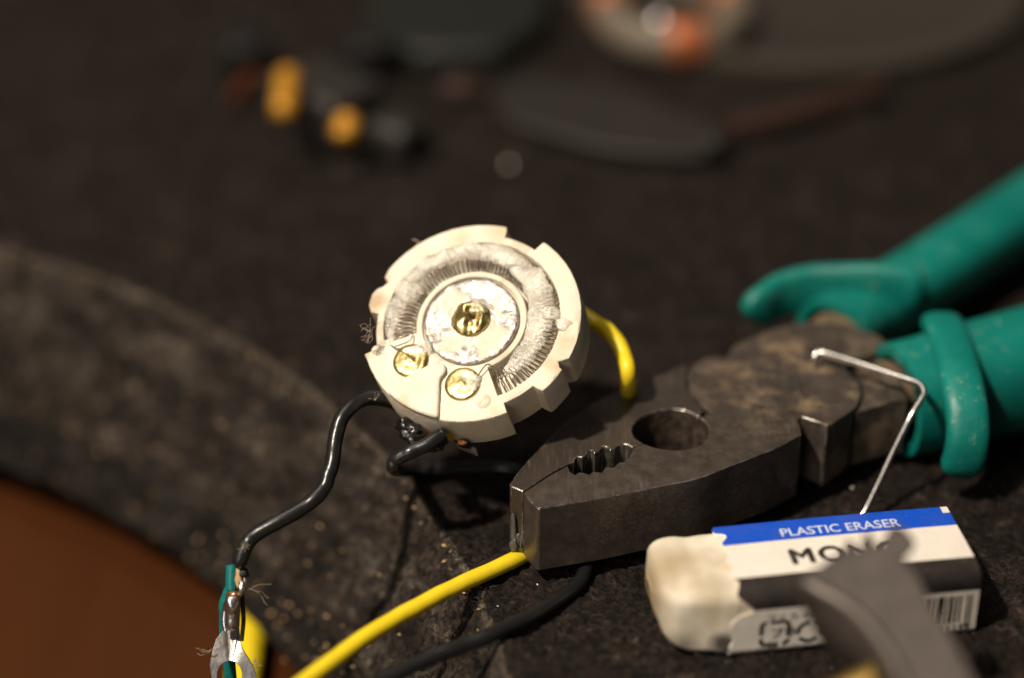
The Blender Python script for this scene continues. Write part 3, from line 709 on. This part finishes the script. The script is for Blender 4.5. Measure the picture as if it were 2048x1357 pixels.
# ------------------------------------------------------------------ bent wire
tube('bent_wire', [at(1626, 732, 13.3), at(1628, 718, 14.6), at(1634, 707, 15.3), at(1646, 706, 15.4), at(1700, 722, 15.6), at(1780, 748, 15.8), at(1828, 764, 15.9), at(1843, 774, 15.8), at(1848, 788, 15.4), at(1840, 804, 14.8), at(1820, 836, 13.2), at(1790, 895, 9.5), at(1760, 960, 5.5), at(1732, 1018, 2.0), at(1720, 1040, .8)],
     .50, M_STAPLE, seg=12, m=6, label='bright bent steel wire hooked over the pliers joint and reaching down behind the eraser', cat='bent wire')

# ------------------------------------------------------------------ eraser
EA = math.atan2(4.7, 31.0); EH = 10.2; EW = 15.4
eo = np.array([60.9, -75.4, 0.0]); ex = -np.array([math.cos(EA), math.sin(EA), 0]); ey = np.array([-math.sin(EA), math.cos(EA), 0])
def EP(l, wv, z): return eo+ex*l+ey*wv+np.array([0, 0, z])      # l: from the right end towards the nose, wv: from the front side to the back
eraser = thing('eraser', 'white plastic eraser in a blue, white and black printed sleeve with its worn end bare', 'eraser', EP(20, EW/2, 0))
SL = 32.1; rc = 2.2
def xsec(g=0.0, r=rc, n=8):
    """rounded rectangle (w, z) walked from the back bottom over the top to the front bottom and back; with arc-length"""
    pts = []
    for cx_, cz_, a0 in ((EW-r-g, EH-r-g, 0), (r+g, EH-r-g, 90), (r+g, r*.5+g, 180), (EW-r-g, r*.5+g, 270)):
        rr = (min(r, 1.0) if r > 2.1 else r) if a0 == 0 else (r if a0 == 90 else r*.5)
        cxx = EW-rr-g if a0 in (0, 270) else rr+g
        if a0 == 0: cz_ = EH-rr-g
        for k in range(n+1):
            a = math.radians(a0+90*k/n); pts.append((cxx+rr*math.cos(a), cz_+rr*math.sin(a)))
    return pts
def sleeve_mesh():
    base = xsec()
    # insert extra points so that the stripes can end on an edge
    dense = []
    for i in range(len(base)):
        a = np.array(base[i]); b = np.array(base[(i+1) % len(base)]); k = max(1, int(np.linalg.norm(b-a)/.35))
        for s in range(k): dense.append(a*(1-s/k)+b*(s/k))
    inner = []
    V = []; F = []; fm = []
    c0 = np.array([EW/2, EH/2])
    n = len(dense); ls = np.linspace(0, 1, 34)
    def end(i):
        wv, z = dense[i]
        e = SL+.25*math.sin(wv*1.9)+.3*float(vnoise(np.array(wv*.8), np.array(z*.8), 3))
        if z > EH-1: e += -1.0*(wv/EW)+.2+(0.9 if wv > EW-2.2 else 0)
        if wv < 1.5 and 5.5 < z < 9.5: e -= 1.6*math.exp(-((z-7.4)/1.3)**2)
        if wv < 1 and z < 6.6: e += .9
        return e
    ends = [end(i) for i in range(n)]
    for s in ls:
        for i, (wv, z) in enumerate(dense):
            bow = .12*math.sin(math.pi*s)*(1 if z > EH-.5 else 0)
            V.append(EP(ends[i]*s, wv, z+bow))
    for s in ls[::-1]:
        for i, (wv, z) in enumerate(dense):
            q = c0+(np.array([wv, z])-c0)*np.array([1-.3/(EW/2), 1-.3/(EH/2)])
            V.append(EP(ends[i]*s, q[0], q[1]))
    R_ = len(ls)*2
    for a in range(R_):
        b = (a+1) % R_
        for i in range(n):
            j = (i+1) % n; F.append((a*n+i, b*n+i, b*n+j, a*n+j))
            wv, z = (dense[i]+dense[j])/2
            s_ = ls[a] if a < len(ls) else 1
            if a >= len(ls)-1: m_ = 0
            elif z > EH-2 and wv > EW-4.9: m_ = 0 if (wv > EW-2.0 and s_ < .02) else 1
            elif wv < 3.1 and z > 7.1: m_ = 2
            elif wv > EW-.7 and z > 6.5: m_ = 1
            else: m_ = 0
            fm.append(m_)
    mk('sleeve', V, F, [M_CARDW, M_CARDB, M_CARDK], eraser, smooth=50, fm=fm)
sleeve_mesh()
def rubber():
    base = xsec(.34, 2.0, 6); n = len(base); V = []; F = []
    L0, L1 = .5, 41.7; c0 = np.array([EW/2, EH/2-.2])
    ls = list(np.linspace(L0, SL-1, 6))+list(np.linspace(SL-.6, L1, 34))
    for l in ls:
        t = max(0, (l-(L1-5.5))/5.5)
        k = (1-min(1, t)**2.7)**.5
        kz = .50+.50*k; kw = .56+.44*k
        puff = .75*math.exp(-((l-SL-2.0)/1.8)**2)
        for i, (wv, z) in enumerate(base):
            q = np.array([wv, z])-c0
            dd = 1+.035*float(vnoise(np.array(l*.5), np.array(i*.35), 77))*(1 if l > SL else 0)
            a = q*np.array([kw, kz])*(1+(dd-1)*.5)
            if l > SL: a = a+np.sign(q)*np.array([.2, .3])*puff*.3
            # worn facet across the front corner
            if l > SL+3 and wv < EW*.5 and z > EH*.5: a = a+np.array([.55, -.75])*min(1, (l-SL-3)/4)
            if l > SL+1.5 and wv < EW*.5: a = a+np.array([.5, 0])*math.sin(min(1, (l-SL-1.5)/6)*math.pi)
            V.append(EP(l, c0[0]+a[0]+t*.6, max(.15, c0[1]+a[1]+1.1*t*t)))
    m = len(ls)
    for a in range(m-1):
        for i in range(n): F.append((a*n+i, (a+1)*n+i, (a+1)*n+(i+1) % n, a*n+(i+1) % n))
    F.append(tuple(range(n-1, -1, -1))); 
    # rounded tip: inset ring then cap
    q = len(V); last = [np.array(v) for v in V[(m-1)*n:m*n]]; cen = np.mean(last, 0)
    for k_, d_ in ((.7, .35), (.35, .5)):
        for v in last: V.append(cen+(v-cen)*k_+ex*d_)
    for a in range(2):
        s0 = (m-1)*n if a == 0 else q; s1 = q+a*n
        for i in range(n): F.append((s0+i, s1+i, s1+(i+1) % n, s0+(i+1) % n))
    F.append(tuple(q+n+i for i in range(n)))
    o = mk('rubber', V, F, M_RUB, eraser, smooth=180)
rubber()
# dirt on the bare end: darker rubbed bands and one graphite smudge
def dirt():
    t = RUB; base = np.array(wloc(eraser))
    c = RUBC
    for (p, r0, r1, col, amt) in ((EP(43.6, 8, 5.5), .003, .0075, (.26, .18, .09), .8), (EP(33.6, 1.0, 2.0), .0006, .0024, (.03, .028, .03), .92), (EP(35, 2.2, 8.8), .001, .004, (.34, .27, .17), .6), (EP(39.5, 1.5, 1.5), .0006, .003, (.08, .07, .06), .7), (EP(38.5, 9, 10), .0005, .0045, (.36, .26, .13), .6)):
        vd = t.node('ShaderNodeVectorMath', operation='DISTANCE'); t.link(t.tc.outputs['Object'], vd.inputs[0])
        vd.inputs[1].default_value = Vector(np.array(p)*MM-base)
        mr = t.node('ShaderNodeMapRange'); mr.inputs[1].default_value = r0; mr.inputs[2].default_value = r1; mr.inputs[3].default_value = amt; mr.inputs[4].default_value = 0
        t.link(t.math('ADD', vd.outputs['Value'], t.math('MULTIPLY', t.math('SUBTRACT', RUBN, .5), .004)), mr.inputs[0])
        c = t.mix(mr.outputs[0], c, col)
    t.set('Base Color', c)
dirt()
def text(name, body, size, origin, ux, uy, mat, parent, sx=1.0, spacing=1.0, bold=0.0, depth=.03):
    cu = bpy.data.curves.new(name, 'FONT'); cu.body = body; cu.size = 1.0; cu.space_character = spacing; cu.resolution_u = 3
    o = bpy.data.objects.new('tmp', cu); COL.objects.link(o)
    dg = bpy.context.evaluated_depsgraph_get(); me = bpy.data.meshes.new_from_object(o.evaluated_get(dg))
    bpy.data.objects.remove(o); bpy.data.curves.remove(cu)
    ux = np.array(ux); uy = np.array(uy); nn = np.cross(ux, uy)
    V = []; F = []
    for k, (dx, dy) in enumerate([(0, 0)]+([(-bold, 0), (bold, 0), (0, bold), (0, -bold)] if bold else [])):
        q = len(V)
        V += [origin+ux*(v.co.x*sx+dx)*size+uy*(v.co.y+dy)*size+nn*(depth+.004*k) for v in me.vertices]; F += [tuple(i+q for i in p.vertices) for p in me.polygons]
    bpy.data.meshes.remove(me)
    return mk(name, V, F, mat, parent, smooth=0)
rx = -ex; up_ = ey
text('sleeve_text', 'PLASTIC ERASER', 2.45, EP(23.9, EW-4.25, EH+.1), rx, up_, M_PRINTW, eraser, sx=.92, bold=.012, spacing=1.0)
text('sleeve_text', 'MONO', 4.4, EP(24.0, 5.1, EH+.09), rx, up_, M_PRINTK, eraser, sx=1.0, spacing=1.2, bold=.045)
Z3 = np.array([0, 0, 1.0])
text('sleeve_text', 'フィルム', 1.15, EP(28.6, -.02, 5.5), rx, Z3, M_PRINTK, eraser, sx=1.35)
text('sleeve_text', 'プラ', 1.75, EP(27.8, -.02, 2.75), rx, Z3, M_PRINTK, eraser, sx=1.0, bold=.01)
text('sleeve_text', 'PP', 1.0, EP(28.0, -.02, .55), rx, Z3, M_PRINTK, eraser, sx=1.3)
text('sleeve_text', '4 901991 001198', 1.7, EP(13.0, -.02, .8), rx, Z3, M_PRINTK, eraser, sx=.78, spacing=1.3)
def flat_rects(name, rects, mat):
    V = []; F = []
    for l0, l1, z0, z1 in rects:
        q = len(V); V += [EP(l0, -.03, z0), EP(l1, -.03, z0), EP(l1, -.03, z1), EP(l0, -.03, z1)]; F.append((q+3, q+2, q+1, q))
    mk(name, V, F, mat, eraser, smooth=0)
bars = []; l = .9; random.seed(5)
k = 0
pat = [.22, .25, .22, .75, .24, .3, .3, .3, .45, .3, .22, .28, .75, .35, .24, .3, .6, .3, .24, .3, .3, .5, .3, .3, .24, .3, .5, .3, .3, .35, .24, .3, .5, .4, .22, .25, .22]
for i, w_ in enumerate(pat):
    if i % 2 == 0: bars.append((l, l+w_, 1.4 if i in (0, 2, len(pat)-1, len(pat)-3) else 2.3, 6.6))
    l += w_
flat_rects('barcode', bars, M_PRINTK)
# plastics recycling mark: square of rounded arrows
def mark(cx, cz, r, wdt, gaps, name='recycling_mark', tri=False):
    V = []; F = []
    def strip(P):
        P = np.array(P, float); T = np.gradient(P, axis=0); T /= np.linalg.norm(T, axis=1)[:, None]; Nn = np.stack([-T[:, 1], T[:, 0]], 1)
        q = len(V)
        for p, nn in zip(P, Nn):
            for s in (-1, 1):
                x = p+nn*s*wdt/2; V.append(EP(cx-x[0], -.03, cz+x[1]))
        for i in range(len(P)-1): F.append((q+2*i, q+2*i+1, q+2*i+3, q+2*i+2))
    c_ = r*.35
    def corner(sx, sy):
        o_ = np.array([sx*(r-c_), sy*(r-c_)]); a0 = math.atan2(sy, sx)-math.pi/4
        return [o_+c_*np.array([math.cos(a0+math.pi/2*k/6), math.sin(a0+math.pi/2*k/6)]) for k in range(7)]
    strip([(r, -.35*r)]+[(r, .1*r)]+corner(1, 1)+[(0, r), (-.35*r, r)])
    strip([(-.62*r, r)]+corner(-1, 1)[1:]+[(-r, 0), (-r, -.1*r)])
    strip([(-r, -.42*r)]+corner(-1, -1)+[(-.1*r, -r), (.3*r, -r)])
    strip([(.6*r, -r)]+corner(1, -1)[1:]+[(r, -.6*r)])
    F2 = [f[::-1] for f in F]
    mk(name, V, F2, M_PRINTK, eraser, smooth=0)
mark(27.2, 3.35, 1.8, .58, 0)
def paper_mark(cx, cz, r):
    V = []; F = []
    for g in range(3):
        a0 = math.radians(95+120*g); q = len(V); n_ = 10
        for k in range(n_+1):
            a = a0+math.radians(95)*k/n_
            for s in (-.28, .28): V.append(EP(cx-(r+s)*math.cos(a), -.03, cz+(r+s)*math.sin(a)))
        for k in range(n_): F.append((q+2*k, q+2*k+2, q+2*k+3, q+2*k+1))
    mk('recycling_mark', V, F, M_PRINTK, eraser, smooth=0)
paper_mark(22.6, 3.1, 1.5)

# ------------------------------------------------------------------ toothed spring clip close to the lens
clip = thing('toothed_clip', 'out of focus grey metal clip with toothed tip and brass screw before the eraser', 'clip', dep(1850, 1400, 250))
def quad(px, py): # depth of the clip's top plate: it comes nearer towards the lower right
    return 270-(py-1060)*.05-(px-1700)*.015
def plate(name, px, mat, thick, dd=0, dz=0, bevel=.3):
    V = [dep(x, y, quad(x, y)+dd) for x, y in px]; n = len(V)
    V = V+[dep(x, y, quad(x, y)+dd+thick) for x, y in px]
    F = [tuple(range(n)), tuple(range(2*n-1, n-1, -1))]+[(i, i+n, (i+1) % n+n, (i+1) % n) for i in range(n)]
    return mk(name, V, F, mat, clip, smooth=30, bevel=bevel)
jawpx = [(1600, 1158), (1618, 1146), (1640, 1134), (1660, 1119), (1676, 1110), (1686, 1106), (1692, 1082), (1704, 1080), (1714, 1102), (1722, 1098), (1727, 1068), (1742, 1066), (1752, 1092), (1764, 1092), (1772, 1070), (1784, 1052), (1808, 1056), (1832, 1086), (1824, 1104), (1808, 1118), (1814, 1130), (1828, 1138), (1838, 1152), (1848, 1175), (1862, 1205), (1890, 1250), (1922, 1305), (1960, 1380), (2000, 1450), (1860, 1450), (1815, 1380), (1780, 1310), (1735, 1250), (1690, 1210), (1640, 1182)]
plate('upper_jaw', jawpx, M_CLIP, 1.6)
# rolled-down side of the jaw, left of the fold that paints the highlight
def side():
    A = spline([dep(x, y, quad(x, y)) for x, y in ((1598, 1160), (1640, 1184), (1690, 1212), (1735, 1252), (1780, 1312), (1815, 1382), (1860, 1455))], 6)
    B = spline([dep(x, y, quad(x, y)+10) for x, y in ((1606, 1190), (1622, 1240), (1645, 1290), (1680, 1325), (1720, 1350), (1760, 1400), (1800, 1470))], 6)
    n = len(A); V = []; F = []; m = 8
    for i in range(n):
        for k in range(m+1):
            s = k/m; bulge = math.sin(math.pi*s)
            V.append(A[i]*(1-s)+B[i]*s-FW*1.5*bulge*(1-s)-RT*1.2*bulge)
    q = len(V)
    for v in list(V): V.append(v+FW*1.0+RT*.3)
    for i in range(n-1):
        for k in range(m):
            a = i*(m+1)+k; F.append((a, a+1, a+m+2, a+m+1)); F.append((q+a, q+a+m+1, q+a+m+2, q+a+1))
    for i in range(n-1):
        a = i*(m+1); F.append((a, a+m+1, q+a+m+1, q+a)); a += m; F.append((a+m+1, a, q+a, q+a+m+1))
    for k in range(m):
        F.append((k+1, k, q+k, q+k+1)); a = (n-1)*(m+1)+k; F.append((a, a+1, q+a+1, q+a))
    mk('jaw_side', V, F, M_CLIP, clip, smooth=60)
    tube('fold', [a+FW*.5 for a in A[:-3]], 1.1, M_CLIPB, clip, m=1, seg=16, round_ends=2)  # rolled edge added to carry the ridge highlight
side()
def screw():
    a = dep(1635, 1420, 268); b = dep(1745, 1372, 260); d = (b-a); L = np.linalg.norm(d); d /= L; P = []; r = []
    for k in range(97): P.append(a+d*L*k/96*1.3); r.append(2.5+.22*math.sin(k*2*math.pi/6))
    V, F = tube_vf(P, r, 24); mk('brass_screw', V, F, M_SHADEBRASS, clip, smooth=60)
screw()

# ------------------------------------------------------------------ blurred things at the back
def boxc(name, cx, cy, z0, z1, sx, sy, rot, mat, parent, bevel=.6, **kw):
    c_, s_ = math.cos(rot), math.sin(rot)
    pts = [(cx+x*c_-y*s_, cy+x*s_+y*c_) for x, y in ((-sx/2, -sy/2), (sx/2, -sy/2), (sx/2, sy/2), (-sx/2, sy/2))]
    return prism(name, pts, z0, z1, mat, parent, bevel, **kw)
p = at(640, 220, 0)
con = thing('connector', 'blurred grey plug with amber contacts lying at the back of the slab', 'plug', p)
a_ = at(540, 140, 8); b_ = at(810, 235, 8); rot = math.atan2(b_[1]-a_[1], b_[0]-a_[0])
q = at(650, 165, 10); boxc('housing', q[0], q[1]-2, 0, 12, 20, 15, -.75, M_GREYP, con, 2)
q = at(790, 235, 8); boxc('rear_cap', q[0], q[1], 0, 8, 10, 9, -.6, M_GREYP, con, 2)
for (x, y, z, x2, y2, z2) in ((577, 146, 15, 567, 232, 12), (700, 232, 11, 684, 282, 8)):
    tube('contact', [at(x, y, z), (at(x, y, z)+at(x2, y2, z2))/2, at(x2, y2, z2)], 2.3, M_AMB, con, seg=16, round_ends=1)
q = at(700, 250, 4); 
q0 = at(470, 195, 2); q1 = at(505, 150, 8)
tube('orange_latch', [q0, q1], 1.3, M_ORNG, con, seg=12)
for x, y in ((495, 118), (740, 120)):
    q = at(x, y, 4); boxc('black_clamp', q[0], q[1], 0, 9, 9, 8, .3, M_DARKP, con, 1.5)
q = at(920, 180, 3); blob('pebble', q, 4.5, 2.6, 2.2, M_RUST, None, seed=2, fx=EX, fy=EY, fz=EZ, label='small rust red lump between the grey plug and the metal strip', cat='lump')
# copper ring
rc_ = at(1345, 35, 4)
coilr = thing('copper_coil_ring', 'blurred beige bobbin ring wound with copper at the top of the picture', 'coil', (rc_[0], rc_[1], 0))
V = []; F = []
Pr = [(rc_[0]+13.2*math.cos(t_), rc_[1]+16*math.sin(t_), 5.0) for t_ in np.linspace(0, 2*math.pi, 61)]
V, F = tube_vf(Pr, 3.3, 16, cap=False, ref=EZ, flat=1.3); mk('bobbin', V, F, M_BEIGE, coilr)
for a0, a1 in ((-100, -66), (10, 34), (158, 186)):
    Pr = [(rc_[0]+13.2*math.cos(t_), rc_[1]+16*math.sin(t_), 5.2) for t_ in np.radians(np.linspace(a0, a1, 14))]
    tube('winding', Pr, 3.9, M_COPPER, coilr, ref=EZ, flat=1.25, seg=18, m=3, round_ends=1.5)
q = at(1320, 42, 9); blob('highlight_drop', q, 2.2, 2.2, 1.8, M_SOLD, coilr, seed=9, amp=.05, fx=EX, fy=EY, fz=EZ)  # bright drop added in place of a specular highlight on the ring
# smoky dish the ring stands by
q = at(1590, -30, 1.0)
dish = thing('smoky_dish', 'large dark shallow dish with a dull pale rim, blurred at the upper right', 'dish', (q[0], q[1], 0))
R_ = 46
V, F = lathe_vf([(R_+3, .3), (R_+3.2, 2.5), (R_+1, 3.6), (R_-2, 3.0), (R_-5, 1.5), (R_-30, 1.2), (10, 1.2), (.01, 1.2)], 96, np.array([q[0], q[1], 0]), EX, EY, EZ)
mk('plate', V, F, M_DISH, dish)
V, F = lathe_vf([(R_+3.4, 1.5), (R_+3.6, 3.4), (R_+1, 4.2), (R_-2.5, 3.6), (R_-3, 2.8)], 96, np.array([q[0], q[1], 0]), EX, EY, EZ)
mk('rim', V, F, M_PALE, dish)
A = [at(x, y, 3.2)[:2] for x, y in ((980, 175), (1050, 150), (1250, 175), (1440, 250), (1455, 300), (1380, 310), (1200, 290), (1020, 240))]
prism('metal_strip', [tuple(a) for a in A], 1.2, 3.2, M_GREYS, None, .8, label='blurred dull grey metal strip lying flat behind the heater', cat='metal strip')
q = at(1425, 290, 4.5); blob('strip_knob', q, 2.3, 2, 1.6, M_GREYS, None, seed=4, fx=EX, fy=EY, fz=EZ, label='small pale knob at the right end of the blurred metal strip', cat='knob')
tube('rusty_rod', [at(1450, 262, 2.5), at(1560, 240, 2.5), at(1680, 205, 2.5), at(1760, 180, 2.5)], 2.3, M_RUST, label='blurred rust brown rod between the metal strip and the dish rim', cat='rod')
A = [at(x, y, 6)[:2] for x, y in ((740, -60), (1100, -60), (1090, 40), (1000, 95), (830, 100), (740, 50))]
prism('green_case', [tuple(a) for a in A], 0, 6, M_GREEN, None, 1.5, label='dark green plastic case cut off by the top of the picture', cat='case')
q = at(1018, 330, .9); blob('solder_ball', q, .55, .55, .55, M_CARDW, None, seed=6, amp=.04, fx=EX, fy=EY, fz=EZ, label='tiny bright metal ball alone on the black slab behind the heater', cat='metal ball')
